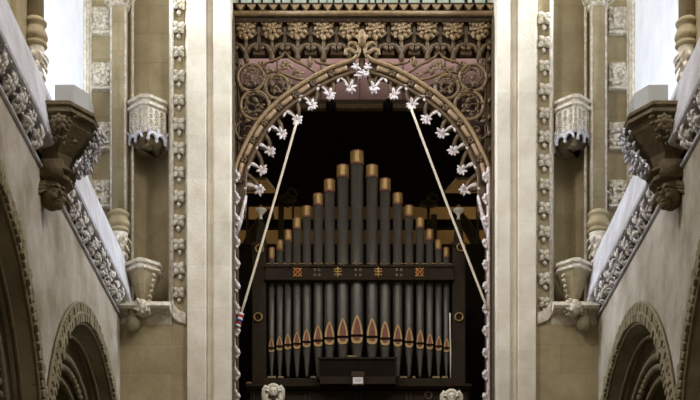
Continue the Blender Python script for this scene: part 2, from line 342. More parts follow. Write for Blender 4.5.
for s in (-1, 1):
    sn = side_name[s]; q = FX[s]; rn = random.Random(3)
    ys = [292-24.1*k for k in range(13)] if s < 0 else [302-23.7*k for k in range(13)]
    proto = None
    for k, py in enumerate(ys):
        if proto is None:
            o = flower_mesh(rn).build('square_flower', M['carve'], None, True); proto = o
        else:
            o = proto.copy(); col.objects.link(o)
        o.location = (PX(q['ctr']), 20.055, PZ(py)); o.rotation_euler = (0, rn.uniform(-.12, .12), 0); sc = rn.uniform(.80, .95); o.scale = (sc, 1.15, sc)
        tag(o, f'square carved stone flower, {ORD[k]} from the foot of the {sn} flower strip', 'carved flower', f'square flowers up the {sn} strip')
    # square leafy bosses
    for k, py in enumerate((17, 73, 133, 191)):
        t = thing('carved_boss', (PX(99 if s < 0 else 620.5), 20.12, PZ(py)), f'square leafy stone boss, {ORD[k]} from the top beside the {sn} shaft', 'carved boss', f'square bosses beside the {sn} shaft')
        rn2 = random.Random(40+k); c = Vector(t.location)
        mb = MB(); mb.box(c+Vector((-.15, -.045, -.17)), c+Vector((.15, 0.01, .20))); mb.box(c+Vector((-.165, -.10, -.215)), c+Vector((.165, 0.01, -.17)))
        mb.build('backing_block', M['carve'], t, bevel=0.015)
        mb = MB()
        for qx in (-.075, .075):
            for qz in (-.08, .09):
                cc = c+Vector((qx, -.05, qz))
                for a in range(5):
                    an = 2*PI*a/5+rn2.random(); mb.leaf(cc, (math.cos(an), 0, math.sin(an)), (0, -1, 0), .10, .075, rn2.uniform(-.3, .2), .6)
                mb.ball(cc+Vector((0, -.035, 0)), .03, 7, 4)
        clump(mb, c+Vector((0, -.06, -.02)), (0, -1, 0), (1, 0, 0), (0, 0, 1), .30, .34, .05, 14, rn2, .06)
        mb.build('carved_leaves', M['carve'], t, True)
    # shafts
    for (cx, cy, r, py, Y, where) in ((PX(q['colc']), 20.0, 0.125, 213, 20.0, 'far'), (XC+s*3.565, 15.1, 0.092, 21, 15.1, 'near')):
        zb = PZ(py, Y)
        t = thing('wall_shaft', (cx, cy, zb-0.6), f'{where} round stone shaft on a leafy corbel above the {sn} parapet', 'shaft', 'corbelled wall shafts')
        mb = MB(); mb.lathe((cx, cy, zb), [(r, 0), (r, 14.4-zb)], 24); mb.build('shaft', M['pier'], t, True)
        if where == 'far':
            mb = MB()
            for a in (-0.9, 0.9): mb.lathe((cx+math.sin(a)*r*1.0, cy-math.cos(a)*r*.95, zb), [(.022, 0), (.022, 14.4-zb)], 8)
            mb.build('side_roll', M['carve'], t, True)
            mb = MB(); zz = PZ(6); mb.lathe((cx, cy, zz), [(r, -.06), (r+.03, -.04), (r+.035, -.02), (r+.01, 0), (r+.03, .08), (r+.06, .14)], 20); rr = random.Random(9)
            for a in range(9): mb.leaf((cx+math.cos(a*.7)*r, cy+math.sin(a*.7)*r, zz), (math.cos(a*.7)*.4, math.sin(a*.7)*.4, 1), (math.cos(a*.7), math.sin(a*.7), 0), .14, .08, .3, .5)
            mb.build('leafy_capital', M['carve'], t, True)
        h = 0.24
        mb = MB(); mb.lathe((cx, cy, zb), [(r, .02), (r+.01, 0), (r+.035, -.02), (r+.03, -.045), (r+.005, -.06), (r+.015, -.10), (r+.04, -.16), (r+.045, -.19), (r+.03, -.215), (r+.01, -.23), (r+.03, -.25), (r+.04, -.275), (r+.01, -.30)], 24)
        mb.build('moulded_base', M['pier'], t, True)
        mb = MB(); rr = random.Random(17); mb.lathe((cx, cy, zb), [(r+.01, -.30), (r, -.40), (r*.75, -.56), (r*.42, -.70), (r*.2, -.76)], 16)
        for lv in range(4):
            for k in range(8):
                a = 2*PI*(k+.5*lv)/8; rad = r*(1-lv*.2); d = Vector((math.cos(a), math.sin(a), 0))
                mb.leaf(Vector((cx, cy, zb-.36-.10*lv))+d*rad*.9, d*.25+Vector((0, 0, -1)), d, .11, .06, .2, .5)
        mb.build('leafy_corbel', M['carve'], t, True)

def oct_ring(c, s, hw, dep, ch, z, inner_to_wall=0.0):
    """half octagon on a wall facing the camera: hw half width, dep projection, ch chamfer"""
    cx, cy = c
    return [Vector((cx-hw, cy+inner_to_wall, z)), Vector((cx-hw, cy-dep+ch, z)), Vector((cx-hw+ch, cy-dep, z)), Vector((cx+hw-ch, cy-dep, z)), Vector((cx+hw, cy-dep+ch, z)), Vector((cx+hw, cy+inner_to_wall, z))]

for s in (-1, 1):
    sn = side_name[s]; q = FX[s]
    # ---- canopy over the niche
    xa, xb = (PX(127.5), PX(167)) if s < 0 else (PX(554.5), PX(592)); cx = (xa+xb)/2; hw = (xb-xa)/2; cy = 20.22
    zt = PZ(94, 19.75); zb = PZ(130, 19.75)
    t = thing('niche_canopy', (cx, cy, zb), f'half octagon canopy of carved stone over the {sn} niche', 'canopy', 'stone canopies over the niches')
    mb = MB()
    R = lambda e, z: oct_ring((cx, cy), s, hw+e, .47+e, .21, z)
    mb.loft([R(-.03, zt+.02), R(.0, zt), R(.0, zt-.04), R(-.035, zt-.05), R(-.035, zt-.085), R(.0, zt-.10), R(.0, zt-.135), R(-.03, zt-.15), R(-.03, zt-.18)])
    mb.build('top_moulding', M['carve'], t)
    mb = MB(); mb.loft([R(-.045, zt-.17), R(-.045, zb)]); mb.build('body', M['carve'], t)
    mb = MB(); ring = R(-.045, 0); rr = random.Random(4)
    def on_facets(fn):
        for i in range(5):
            a, b = ring[i], ring[i+1]; L = (b-a).length
            if L < .1: continue
            d = (b-a)/L; n = Vector((d.y, -d.x, 0)); n = n if n.y < 0.1 and (n.x*(a.x+b.x-2*cx) >= -1e-3) else -n
            fn(a, d, n, L)
    def tracery(a, d, n, L):
        c = max(2, round(L/.085)); w = L/c
        for i in range(c):
            for j in range(4):
                p = a+d*(w*(i+.5)); z = zb+.04+(zt-.20-zb)*(j+.35)/4
                mb.sweep([p+Vector((0, 0, z))+n*.012+d*(w*.38*math.cos(t_))+Vector((0, 0, .042*math.sin(t_))) for t_ in [2*PI*k/10 for k in range(10)]], .012, None, n, 5, True)
                mb.ball(p+Vector((0, 0, z))+n*.014, .017, 6, 4)
        for i in range(c+1): mb.sweep([a+d*(w*i)+n*.012+Vector((0, 0, zb)), a+d*(w*i)+n*.012+Vector((0, 0, zt-.17))], .013, None, n, 6)
    on_facets(tracery); mb.build('tracery', M['carve'], t, True)
    mb = MB()
    def rim(a, d, n, L):
        c = max(1, round(L/.16)); w = L/c
        for i in range(c):
            p = a+d*(w*i); pts = [p+d*(w*(.5-.5*math.cos(t_)))+n*.02+Vector((0, 0, zb-.085+.085*math.sin(t_))) for t_ in [PI*k/8 for k in range(9)]]
            mb.sweep(pts, .020, .024, n, 6)
            mb.ball(p+n*.02+Vector((0, 0, zb-.10)), .026, 7, 5); mb.leaf(p+n*.015+Vector((0, 0, zb-.0)), (n*.3+Vector((0, 0, 1))), n, .07, .05, .2, .5)
        mb.sweep([a+n*.012+Vector((0, 0, zb+.005)), a+d*L+n*.012+Vector((0, 0, zb+.005))], .03, None, n, 6)
    on_facets(rim); mb.build('cusped_rim', M['sill'], t, True)
    mb = MB(); mb.loft([R(-.06, zb+.0), R(-.07, zb-.09), R(-.12, zb-.16), R(-.17, zb-.20)]); mb.build('soffit', M['brown'], t, True)  # shade under the canopy is put into this brown
    # ---- pedestal under the niche
    cx = PX(143) if s < 0 else PX(574); hw = PX(161, 20)-PX(143, 20); cy = 20.2
    z1 = PZ(258, 19.75); z2 = PZ(300, 19.8)
    t = thing('niche_pedestal', (cx, cy, z2), f'tapering octagonal stone pedestal at the foot of the {sn} niche', 'pedestal', 'stone pedestals in the niches')
    R = lambda e, z: oct_ring((cx, cy), s, hw+e, .45+e, .20, z)
    def Rk(f, z):
        return [Vector((cx+(p.x-cx)*f, cy+(p.y-cy)*(f*.65+.35), z)) for p in R(0, z)]
    mb = MB(); mb.loft([R(-.02, z1+.015), R(.0, z1), R(.0, z1-.04), R(-.03, z1-.05), R(-.03, z1-.075), R(-.005, z1-.09), R(-.005, z1-.12), R(-.04, z1-.14)]); mb.build('top_slab', M['carve'], t)
    mb = MB(); mb.loft([Rk(.88, z1-.13), Rk(.70, z1-.24), Rk(.40, z1-.46), Rk(.24, z2)]); mb.build('tapered_body', M['pier'], t)
    mb = MB(); rr = random.Random(8)
    sgn = 1 if s < 0 else -1
    for k in range(6):
        f = .84-.52*k/6; z = z1-.17-.40*k/6
        for (ax, ay, nx, ny) in ((sgn*.60, -.37, .7*sgn, -.7),):
            p = Vector((cx+ax*hw*1.25*f, cy-.45*(f*.65+.35)+(.10 if ax*sgn > .5 else .0), z)); n = Vector((nx, ny, -.2))
            mb.leaf(p, Vector((-sgn*.3 if k % 2 else sgn*.3, 0, -1)), n, .06, .032, .0, .4)
            mb.leaf(p, Vector((sgn*.6 if k % 2 else -sgn*.6, 0, -.6)), n, .05, .026, .0, .4)
    mb.build('carved_leaves', M['carve'], t, True)
    mb = MB(); c = Vector((cx+sgn*.03, cy-.40, z2-.12)); mb.ball(c, (.09, .16, .13))
    for k in range(34):
        a = rr.uniform(-PI, 0); b = rr.uniform(-1.1, 1.1); d = Vector((math.cos(a)*math.cos(b), math.sin(a)*math.cos(b), math.sin(b)))
        mb.leaf(c+d*.07, d+Vector((rr.uniform(-1, 1), 0, rr.uniform(-1, 1))), d, .08, .05, .1, .5)
    mb.build('leafy_knop', M['carve'], t, True)
    mb = MB(); mb.lathe((cx-sgn*.12, cy-.36, PZ(324, 19.85)), [(.02, -.13), (.07, -.105), (.105, -.04), (.105, .02), (.08, .085), (.05, .13), (.075, .17), (.08, .22)], 18); mb.build('pendant_ball', M['arcade'], t, True)
    # ---- bracket that carries the floodlight
    def B(e, z, f=1.0):
        pts = [(3.44, 14.62), (3.09, 14.62), (2.89, 14.92), (2.89, 15.27), (3.09, 15.57), (3.44, 15.57)]
        out = []
        for u, y in pts:
            uu = 3.44-(3.44-u)*f-(e if u < 3.4 else 0); yy = 15.095+(y-15.095)*f+(e if y > 15.095 else -e)
            out.append(U(s, uu, yy, z))
        return out
    zt = 8.545
    t = thing('wall_bracket', U(s, 3.44, 15.1, 8.0), f'dark half octagon stone bracket carrying the grey floodlight on the {sn}', 'bracket', 'stone brackets on the nave walls')
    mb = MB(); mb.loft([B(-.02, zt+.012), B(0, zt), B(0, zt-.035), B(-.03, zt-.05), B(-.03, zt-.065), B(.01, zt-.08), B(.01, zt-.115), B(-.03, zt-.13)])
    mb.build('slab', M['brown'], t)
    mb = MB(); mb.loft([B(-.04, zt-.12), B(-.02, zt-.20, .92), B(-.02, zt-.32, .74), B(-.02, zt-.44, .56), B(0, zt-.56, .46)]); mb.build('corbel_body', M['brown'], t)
    mb = MB(); rr = random.Random(12)                                   # dark carved leaves on the near face, rosette in the middle
    c = U(s, 3.2, 14.60, 8.30)
    for k in range(8):
        a = 2*PI*k/8; mb.leaf(c, (math.cos(a), 0, math.sin(a)), (0, -1, -.2), .10, .07, .1, .5)
    mb.ball(c+Vector((0, -.03, 0)), .04)
    clump(mb, U(s, 3.2, 14.66, 8.24), (0, -1, -.4), (1, 0, 0), (0, 0, 1), .36, .30, .03, 26, rr, .05)
    mb.build('dark_leaves', M['brown'], t, True)
    mb = MB()
    for k in range(150):
        f = rr.random(); z = zt-.13-f*.45; dep = .57*(1-.28*f-.26*f*f)+rr.uniform(-.02, .06); yy = rr.uniform(15.0, 15.5-.15*f)
        n = Vector((-s, (yy-15.1)*1.4, -.3)).normalized()
        mb.leaf(U(s, 3.44-dep+abs(yy-15.1)*.35, yy, z), (rr.uniform(-.2, .2), rr.uniform(-1, 1), rr.uniform(-1, .6)), n, rr.uniform(.06, .10), .05, .1, .5)
    o = mb.build('pale_leaves', M['sill'], t, True); o['label'] = 'pale leaves on the nave side'  # pale colour stands in for light falling on this side of the bracket
    mb = MB(); mb.loft([B(.02, zt-.55, .44), B(.045, zt-.58, .46), B(.045, zt-.61, .46), B(.01, zt-.64, .44), B(.03, zt-.67, .44), B(.03, zt-.70, .44), B(-.02, zt-.74, .42)]); mb.build('neck_moulding', M['brown'], t)
    # ---- head corbel under the bracket
    hc = U(s, 3.36, 14.98, 7.66)
    t = thing('head_corbel', hc, f'brown carved stone head under the {sn} bracket, breaking the leaf band', 'carved head', 'carved heads under the brackets')
    mb = MB(); I = Vector((-s, -.75, -.1)).normalized(); S_ = Vector((I.y, -I.x, 0))
    mb.ball(hc+Vector((0, 0, .03)), (.13, .14, .17), 14, 10); mb.ball(hc+I*.10+Vector((0, 0, -.09)), (.06, .06, .06), 10, 7)
    mb.leaf(hc+I*.12+Vector((0, 0, .07)), I*.2+Vector((0, 0, -1)), I, .09, .045, .05, .7)
    for e in (-1, 1):
        mb.ball(hc+I*.11+S_*(.055*e)+Vector((0, 0, .05)), .026, 8, 6); mb.ball(hc+I*.10+S_*(.06*e)+Vector((0, 0, -.02)), (.045, .045, .04), 8, 6)
        mb.sweep([hc+I*.135+S_*(.02*e)+Vector((0, 0, .09)), hc+I*.13+S_*(.06*e)+Vector((0, 0, .10)), hc+I*.09+S_*(.10*e)+Vector((0, 0, .075))], .018)
    mb.sweep([hc+I*.13+S_*(-.05)+Vector((0, 0, -.065)), hc+I*.155+Vector((0, 0, -.06)), hc+I*.13+S_*.05+Vector((0, 0, -.065))], .016)
    mb.build('head', M['brown'], t, True)
    mb = MB()
    for k in range(12):
        a = PI*(k/11)-PI*.5; d = S_*math.sin(a)+Vector((0, 0, math.cos(a)*.9))
        mb.leaf(hc+d*.13+I*.04+Vector((0, 0, .04)), d*.4+I*-.2+Vector((0, 0, -.6)), d, .14, .07, .2, .6)
    mb.box(hc+Vector((-.14, -.15, .18)), hc+Vector((.14, .16, .36)))
    mb.build('hair', M['brown'], t, True)
    # ---- floodlight
    t = thing('floodlight', U(s, 3.1, 15.1, zt+.012), f'grey faceted floodlight box standing on the {sn} bracket', 'floodlight', 'floodlights on the brackets')
    def FB(e, z):
        pts = [(3.28, 14.75), (3.07, 14.75), (2.955, 14.95), (2.955, 15.24), (3.07, 15.44), (3.28, 15.44)]
        return [U(s, u+(e if u < 3.2 else -e), y+(e if y < 15.1 else -e), z) for u, y in pts]
    mb = MB(); mb.loft([FB(0, zt+.012), FB(0, zt+.235)], True); mb.build('housing', M['box'], t, bevel=0.008)
    mb = MB(); mb.loft([FB(.03, zt+.230), FB(.03, zt+.243)]); mb.build('front_glass', M['paper'], t)
    spot('floodlight_beam_'+sn, U(s, 3.14, 15.12, zt+.34), U(s, 3.95, 17.55, 10.5), 950 if s < 0 else 460, (0.86, 0.93, 1.0), 27, 0.55, 0.06)

# ------------------------------------------------------------------ loft behind the arch
mb = MB(); mb.box((-3.4, 20.6, 6.0), (3.7, 27, 6.2)); struct(mb, 'floor_loft', M['oak_dark'], 'dark floor of the organ loft', 'floor')
YB = 22.7
mb = MB(); mb.box(P(205, 104, YB), P(520, 6, YB)+Vector((0, .06, 0)))
struct(mb, 'wall_panelling', M['mauve'], 'mauve brown panelling seen through the openwork arch', 'panelling')
mb = MB()
for px in (238, 277, 321, 403, 445, 486): mb.box(P(px-.5, 104, YB-.02), P(px+.5, 6, YB))
mb.box(P(205, 106.5, YB-.09), P(520, 103.5, YB+.05)); 
struct(mb, 'trim_19', M['oak_dark'], 'dark rail and seams across the mauve panelling', 'moulding')
mb = MB(); mb.box(P(359.3, 103, YB-.03), P(360.2, 62, YB)); mb.box(P(205, 108.2, YB-.12), P(520, 106.6, YB-.02))
struct(mb, 'trim_20', M['oak'], 'thin upright seam and lower edge of the panelling', 'moulding')
for px in (331, 388):
    mb = MB(); c = P(px, 106.5, YB-.14); mb.box(c+Vector((-.08, -.03, -.04)), c+Vector((.08, .14, .07))); mb.box(c+Vector((-.035, -.07, -.07)), c+Vector((.035, .1, .10)))
    tag(mb.build('joist_end', M['black'], None, False, .012), f'dark joist end on the panelling rail, {"left" if px<350 else "right"} of the tallest pipe', 'joist end', 'joist ends on the rail')
# pale window high behind the arch top
mb = MB(); mb.box(P(215, 8, 24.0), P(515, -40, 24.06)); wdw = struct(mb, 'window_1', M['glass'], 'pale greenish leaded window above the arch screen', 'window')
mb = MB(); rr = random.Random(2); x = 216
while x < 512:
    mb.box(P(x, 8, 23.96), P(x+rr.uniform(1, 3), -40, 24.0)); x += rr.uniform(6, 16)
mb.build('leading', M['lead'], wdw)
# dark roof hood and tan boards beyond the organ
YH = 24.6
mb = MB()
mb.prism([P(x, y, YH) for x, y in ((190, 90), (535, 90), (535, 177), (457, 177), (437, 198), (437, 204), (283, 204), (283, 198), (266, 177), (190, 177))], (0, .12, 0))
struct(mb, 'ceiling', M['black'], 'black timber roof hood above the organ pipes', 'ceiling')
mb = MB(); mb.box(P(170, 262, 26.2), P(560, 160, 26.3)); struct(mb, 'wall_back', M['tan'], 'tan boarded wall far behind the organ', 'wall')
mb = MB()
for (ya, yb, YY) in ((203.5, 196.5, 24.75), (227, 222.5, 24.8)): mb.box(P(180, ya, YY), P(545, yb, YY+.15))
struct(mb, 'trim_21', M['black'], 'black beams across the tan boards', 'beam')
for k, (px, w_, ya, yb) in enumerate(((281, 5.5, 262, 199), (434, 6, 262, 214), (293, 2, 240, 200), (428.5, 3, 240, 200), (478, 2.5, 250, 200), (247, 2.5, 250, 204))):
    mb = MB(); mb.box((PX(px-w_/2, 23.6), 23.6, 6.2), P(px+w_/2, yb, 23.6)+Vector((0, .08, 0)))
    tag(mb.build('loft_post', M['oak_dark'], None, False, .01), ['dark post behind the left small pipes', 'dark red brown post behind the right small pipes', 'thin post beside the left small pipes, nearest the middle', 'thin post with a bracket left of the right rope', 'thin post at the far right of the loft', 'thin post at the far left of the loft'][k], 'post', 'posts behind the organ')
for s in (-1, 1):    # dark curved braces beside the jambs
    mb = MB(); X0 = 240 if s < 0 else 485
    pts = [Vector((PX(X0, 24.2), 24.2, 6.25))]+[P(X0-s*k*4.2, 262-48*math.sin(k/8*PI*.5), 24.2) for k in range(9)]
    mb.sweep(pts, .10, .12)
    tag(mb.build('curved_brace', M['oak_dark'], None, True), f'curved dark brace beside the {side_name[s]} jamb of the arch', 'brace', 'curved braces beside the jambs')
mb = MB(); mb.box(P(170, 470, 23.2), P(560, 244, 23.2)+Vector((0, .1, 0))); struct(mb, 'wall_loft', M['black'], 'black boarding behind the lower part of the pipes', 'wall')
for px, py in ((287.5, 198), (428.5, 203)):
    mb = MB(); c = P(px, py, 23.5); mb.lathe(c, [(.03, -.05), (.16, -.03), (.15, .0), (.05, .03), (.03, .10)], 14); mb.sweep([c+Vector((0, 0, .1)), c+Vector((.06, 0, .16)), c+Vector((.13, 0, .12)), c+Vector((.16, 0, .05))], .025); mb.sweep([c+Vector((0, 0, -.03)), c+Vector((0, .1, -.12))], .02)
    tag(mb.build('lamp_bracket', M['oak_dark'], None, True), f'small dark lamp bracket above the {"left" if px<350 else "right"} shorter pipes', 'lamp bracket', 'lamp brackets behind the organ')

def fbox(mb, f, a, b):                              # box whose front face has corners a and b
    df, db = max(a[2], b[2]), min(a[2], b[2]); p = f(a[0], a[1], df); q_ = f(b[0], b[1], df); q_.y = f(b[0], b[1], db).y; mb.box(p, q_)
# ------------------------------------------------------------------ carved arch screen
YA = 20.40; CX = 362.0
def A(px, py, d=0.0): return P(px, py, YA-d)
scr = thing('carved_arch_screen', A(CX, 400), 'brown openwork carved oak arch screen framing the organ between pale pilasters', 'arch screen')
OUT = [(129, 215), (128.5, 190), (127, 168), (119.5, 150), (110.5, 132), (100, 116.5), (89, 105), (77, 95), (59, 83), (45, 74.5), (32, 68), (20, 63.5), (10, 60), (5, 55.5), (2, 49), (0.5, 42)]
def interp(pts, n):
    out = []; m = len(pts)
    for i in range(m-1):
        p0, p1, p2, p3 = (Vector((*pts[max(0, min(m-1, i+j))], 0)) for j in (-1, 0, 1, 2))
        for k in range(n):
            t = k/n
            out.append(.5*((2*p1)+(p2-p0)*t+(2*p0-5*p1+4*p2-p3)*t*t+(3*p1-p0-3*p2+p3)*t*t*t))
    out.append(Vector((*pts[-1], 0))); return out
OUTs = interp(OUT, 4)
def offset(pts, d):
    out = []
    for i, p in enumerate(pts):
        t = pts[min(i+1, len(pts)-1)]-pts[max(i-1, 0)]; t.normalize(); n = Vector((-abs(t.y), abs(t.x), 0))   # towards the opening: less dx, more y
        out.append(p+n*d)
    return out
body_pts = [p for p in OUTs if p.y > 58.5]
IN = offset(body_pts, 12.5)
IN = [p for p in IN if p.x > -0.5]
MID = offset(body_pts, 5.5)
for s in (-1, 1):
    f = lambda p, d=0.0: A(CX+s*p.x, p.y, d)
    mb = MB(); pr = [p for p in body_pts]; inn = offset(body_pts, 12.0)
    n = len(pr)                                                       # solid moulded band, hollow between two ribs
    rings = [[f(pr[i], .02), f(MID[i], -.02), f(inn[i], .0), f(inn[i], .0)+Vector((0, .16, 0)), f(pr[i], .02)+Vector((0, .18, 0))] for i in range(n)]
    mb.loft(rings); mb.build('arch_band', M['oak'], scr)
    mb = MB(); mb.sweep([f(p, .05) for p in OUTs], .030, .035, (0, -1, 0), 8); o = mb.build('outer_rib', M['oak_pale'], scr, True)
    mb = MB(); mb.sweep([f(p, .03) for p in inn if p.x > .2], .022, .03, (0, -1, 0), 8); mb.build('inner_rib', M['oak'], scr, True)
    # pale blocks in the hollow, dark paterae between them
    cum = [0]
    for i in range(1, n): cum.append(cum[-1]+(MID[i]-MID[i-1]).length)
    def at(dist):
        for i in range(1, n):
            if cum[i] >= dist:
                k = (dist-cum[i-1])/max(1e-6, cum[i]-cum[i-1]); p = MID[i-1].lerp(MID[i], k); t = (MID[i]-MID[i-1]).normalized(); return p, t
        return MID[-1], (MID[-1]-MID[-2]).normalized()
    dd = cum[-1]-17; kk = 0
    while dd > 40:
        mb = MB(); p0, t0 = at(dd-6.5); p1, t1 = at(dd+6.5)
        m0 = [f(p0.lerp(p1, k/4), .015) for k in range(5)]
        mb.sweep(m0, .042, .035, (0, -1, 0), 6); mb.build('pale_block', M['block'], scr, True)
        mb = MB(); p2, t2 = at(dd-10.5); c = f(p2, .02)
        for a in range(5): mb.leaf(c, (math.cos(a*1.257), 0, math.sin(a*1.257)), (0, -1, 0), .06, .05, .1, .6)
        mb.build('patera', M['oak'], scr, True)
        dd -= 21; kk += 1
# cusps with pale florets
def floret(mb, c, sx, rn, sc=1.0, d0=(0, 0, -1)):
    d0 = Vector(d0).normalized(); perp = Vector((d0.z, 0, -d0.x))
    for a in (-1.25, -.6, 0, .6, 1.25, 2.4, -2.4):
        d = d0*math.cos(a)+perp*math.sin(a)
        mb.leaf(c+Vector((0, rn.uniform(-.01, .02), 0)), d+Vector((0, -.25, 0)), (0, -1, 0), .088*sc*rn.uniform(.8, 1.25), .044*sc, rn.uniform(-.1, .5), .5)
    for k in range(3): mb.ball(c+d0*.05*sc+perp*(.03*(k-1)*sc)+Vector((0, -.05, 0)), .020*sc, 7, 5)
CUSP = [(103, 191), (100, 171), (92, 152), (80, 135), (65, 120.5), (50, 106), (32, 96), (12, 88.5)]
inn_all = offset(body_pts, 12.0)
for s in (-1, 1):
    for k, (dx, py) in enumerate(CUSP):
        rn = random.Random(60+k); c2 = Vector((dx, py, 0))
        i0 = min(range(len(inn_all)), key=lambda i: (inn_all[i]-c2).length)
        b1 = inn_all[max(0, i0-4)]; b2 = inn_all[min(len(inn_all)-1, i0+3)]; b2 = b2 if b2.x > 0 else Vector((1, b2.y, 0))
        f = lambda p, d=0.0: A(CX+s*p.x, p.y, d)
        nrm2 = (c2-inn_all[i0]).normalized()
        def arc(b, bend, n=8):
            out = []
            for q_ in range(n):
                t = q_/(n-1); p = b.lerp(c2, t); ch = c2-b; pn = Vector((-ch.y, ch.x, 0)).normalized()
                out.append(p+pn*(bend*math.sin(PI*t)))
            return out
        mb = MB(); mb.sweep([f(p, -.02) for p in arc(b2, 2.5)], [.040-.0025*i for i in range(8)], .05, (0, -1, 0), 6)
        mb.sweep([f(p, -.02) for p in arc(inn_all[i0], 1.0)], .028, .05, (0, -1, 0), 6)
        cusp = mb.build('cusp', M['oak'], scr, True)
        mb = MB(); st0 = c2+Vector((15-2*k/7, -2-6*k/7, 0)); ap = [st0.lerp(c2, j/7)+Vector((0, -5.0*math.sin(PI*(j/7)**.85), 0)) for j in range(8)]
        for off, ra, lo in (((0, 0), .013, 0), ((1.3, -1.5), .011, 1), ((-1.0, 1.3), .009, 2)):
            mb.sweep([f(p+Vector((off[0], off[1], 0)), .03) for p in ap[lo:]], [ra*(.55+.6*math.sin(PI*(i+1)/(9-lo))) for i in range(8-lo)], ra*1.2, (0, -1, 0), 6)
        st = f(ap[0], .03); mb.leaf(f(ap[1], .03), (s*.3, 0, -1), (0, -1, 0), .07, .04, .1, .6)
        d3 = Vector((s*nrm2.x, 0, -nrm2.y))
        cc = f(c2, .02); floret(mb, cc, s, rn, 1.05, d3)
        ff = mb.build('floret', M['lilac'], cusp, True)
mb = MB(); mb.sweep([A(CX, 60, -.02), A(CX, 70, 0)], .05); cusp = mb.build('cusp', M['oak'], scr, True)
mb = MB(); rn = random.Random(77)
for dx, dy in ((-6, 67), (6, 67), (0, 72), (-3, 75), (4, 74)): floret(mb, A(CX+dx, dy, .03), 1, rn, .75)
mb.build('floret', M['lilac'], cusp, True)
# apex finial with crossing scrolls
mb = MB()
for s in (-1, 1):
    g = lambda x, y, d=.06: A(CX+s*x, y, d)
    mb.sweep([g(9, 60), g(5, 56), g(2.6, 51), g(3.5, 47), g(7, 43.5), g(11, 43), g(13, 45)], [.03, .03, .035, .035, .035, .032, .02], .035)
    mb.sweep([g(4, 55), g(8, 51.5), g(12, 49.5), g(16, 50.5), g(17, 53.5), g(14, 55)], [.03, .035, .035, .035, .03, .02], .035)
mb.leaf(A(CX, 47, .08), (0, 0, 1), (0, -1, 0), .24, .13, .0, .6)
for a in (-.9, .9): mb.leaf(A(CX, 41, .08), (math.sin(a), 0, math.cos(a)), (0, -1, 0), .12, .08, .1, .6)
mb.ball(A(CX, 34, .08), (.05, .05, .07), 8, 6); mb.ball(A(CX, 40, .1), .04)
mb.build('finial', M['oak_pale'], scr, True)
# cresting, cornice, frieze
XA, XB = 232.7, 494.0
mb = MB(); fbox(mb, A, (XA, 4.2, .10), (XB, 2.4, -.2)); fbox(mb, A, (XA, 12, -.02), (XB, 2.4, -.2))
mb.build('top_board', M['oak_dark'], scr, bevel=.01)
mb = MB(); x = XA+3
while x < XB-4:
    mb.prism([A(x, 4.2, .10), A(x+9.4, 4.2, .10), A(x+4.7, 10, .10)], (0, .10, 0)); x += 10.9
mb.build('cresting', M['oak_pale'], scr, bevel=.008)
mb = MB(); mb.sweep([A(XA, 13.6, .10), A(XB, 13.6, .10)], .034, .05, (0, -1, 0), 10)
mb.build('cornice_roll', M['oak_pale'], scr, True)
mb = MB(); fbox(mb, A, (XA, 21, .06), (XB, 15.5, -.2)); mb.sweep([A(XA, 21.3, .07), A(XB, 21.3, .07)], .018); mb.build('cornice', M['oak_dark'], scr, bevel=.01)
mb = MB(); fbox(mb, A, (XA, 54.5, -.06), (XB, 20, -.18)); mb.build('frieze_board', M['oak_dark'], scr)
BX = [246+25.9*k for k in range(10)]
rn = random.Random(21)
for k, x in enumerate(BX):
    mb = MB(); mb.prism([A(x-10, 23, .02), A(x+10, 23, .02), A(x+10.5, 31, .02), A(x, 41, .02), A(x-10.5, 31, .02)], (0, .08, 0))
    bo = mb.build('frieze_boss', M['oak'], scr, bevel=.012)
    mb = MB(); c = A(x, 29.5, .03)
    for a in range(9):
        an = a*2*PI/9+.35; d = Vector((math.cos(an), 0, math.sin(an)))
        mb.leaf(c+d*.06, d, (0, -1, 0), .09, .07, .0, .45)
    for a in range(6):
        an = a*PI/3+.2; d = Vector((math.cos(an), 0, math.sin(an)))
        mb.leaf(c+d*.012+Vector((0, -.02, 0)), d, (0, -1, 0), .075, .052, .15, .45)
    for q_ in (-1, 1): mb.leaf(A(x+q_*8, 25, .03), (q_*.5, 0, .6), (0, -1, 0), .06, .05, .1, .6); mb.leaf(A(x+q_*5, 35, .03), (q_*.3, 0, -1), (0, -1, 0), .06, .05, .1, .6)
    mb.ball(c+Vector((0, -.03, 0)), .022)
    mb.leaf(A(x, 35, .03), (0, 0, -1), (0, -1, 0), .10, .07, 0, .6)
    mb.build('rosette', M['oak_pale'], bo, True)
    if abs(x-CX) > 8:                                            # branching stems below the bosses
        mb = MB(); mb.sweep([A(x, 41, -.02), A(x, 48, .02), A(x, 58, .0), A(x, 63, -.02)], [.03, .035, .045, .025], .05)
        for s in (-1, 1):
            mb.sweep([A(x, 55, .0), A(x+s*2.5, 50, .02), A(x+s*5, 46.5, .03), A(x+s*9, 45, .03), A(x+s*12.5, 47, .0)], [.045, .04, .036, .032, .02], .05)
            mb.leaf(A(x+s*8, 46, .03), (s*.6, 0, -.8), (0, -1, 0), .10, .07, .2, .6)
            mb.sweep([A(x, 41, .0), A(x+s*6, 37, .02), A(x+s*11, 33, .02)], .016, .03)
        mb.build('branch_stem', M['oak'], scr, True)
    mb = MB(); xm = x+12.95
    if k < 9:
        fbox(mb, A, (xm-2.2, 46, -.02), (xm+2.2, 22, -.08)); fbox(mb, A, (xm-6, 54.5, .0), (xm+6, 50, -.10)); mb.build('frieze_stile', M['oak'], scr, bevel=.01)
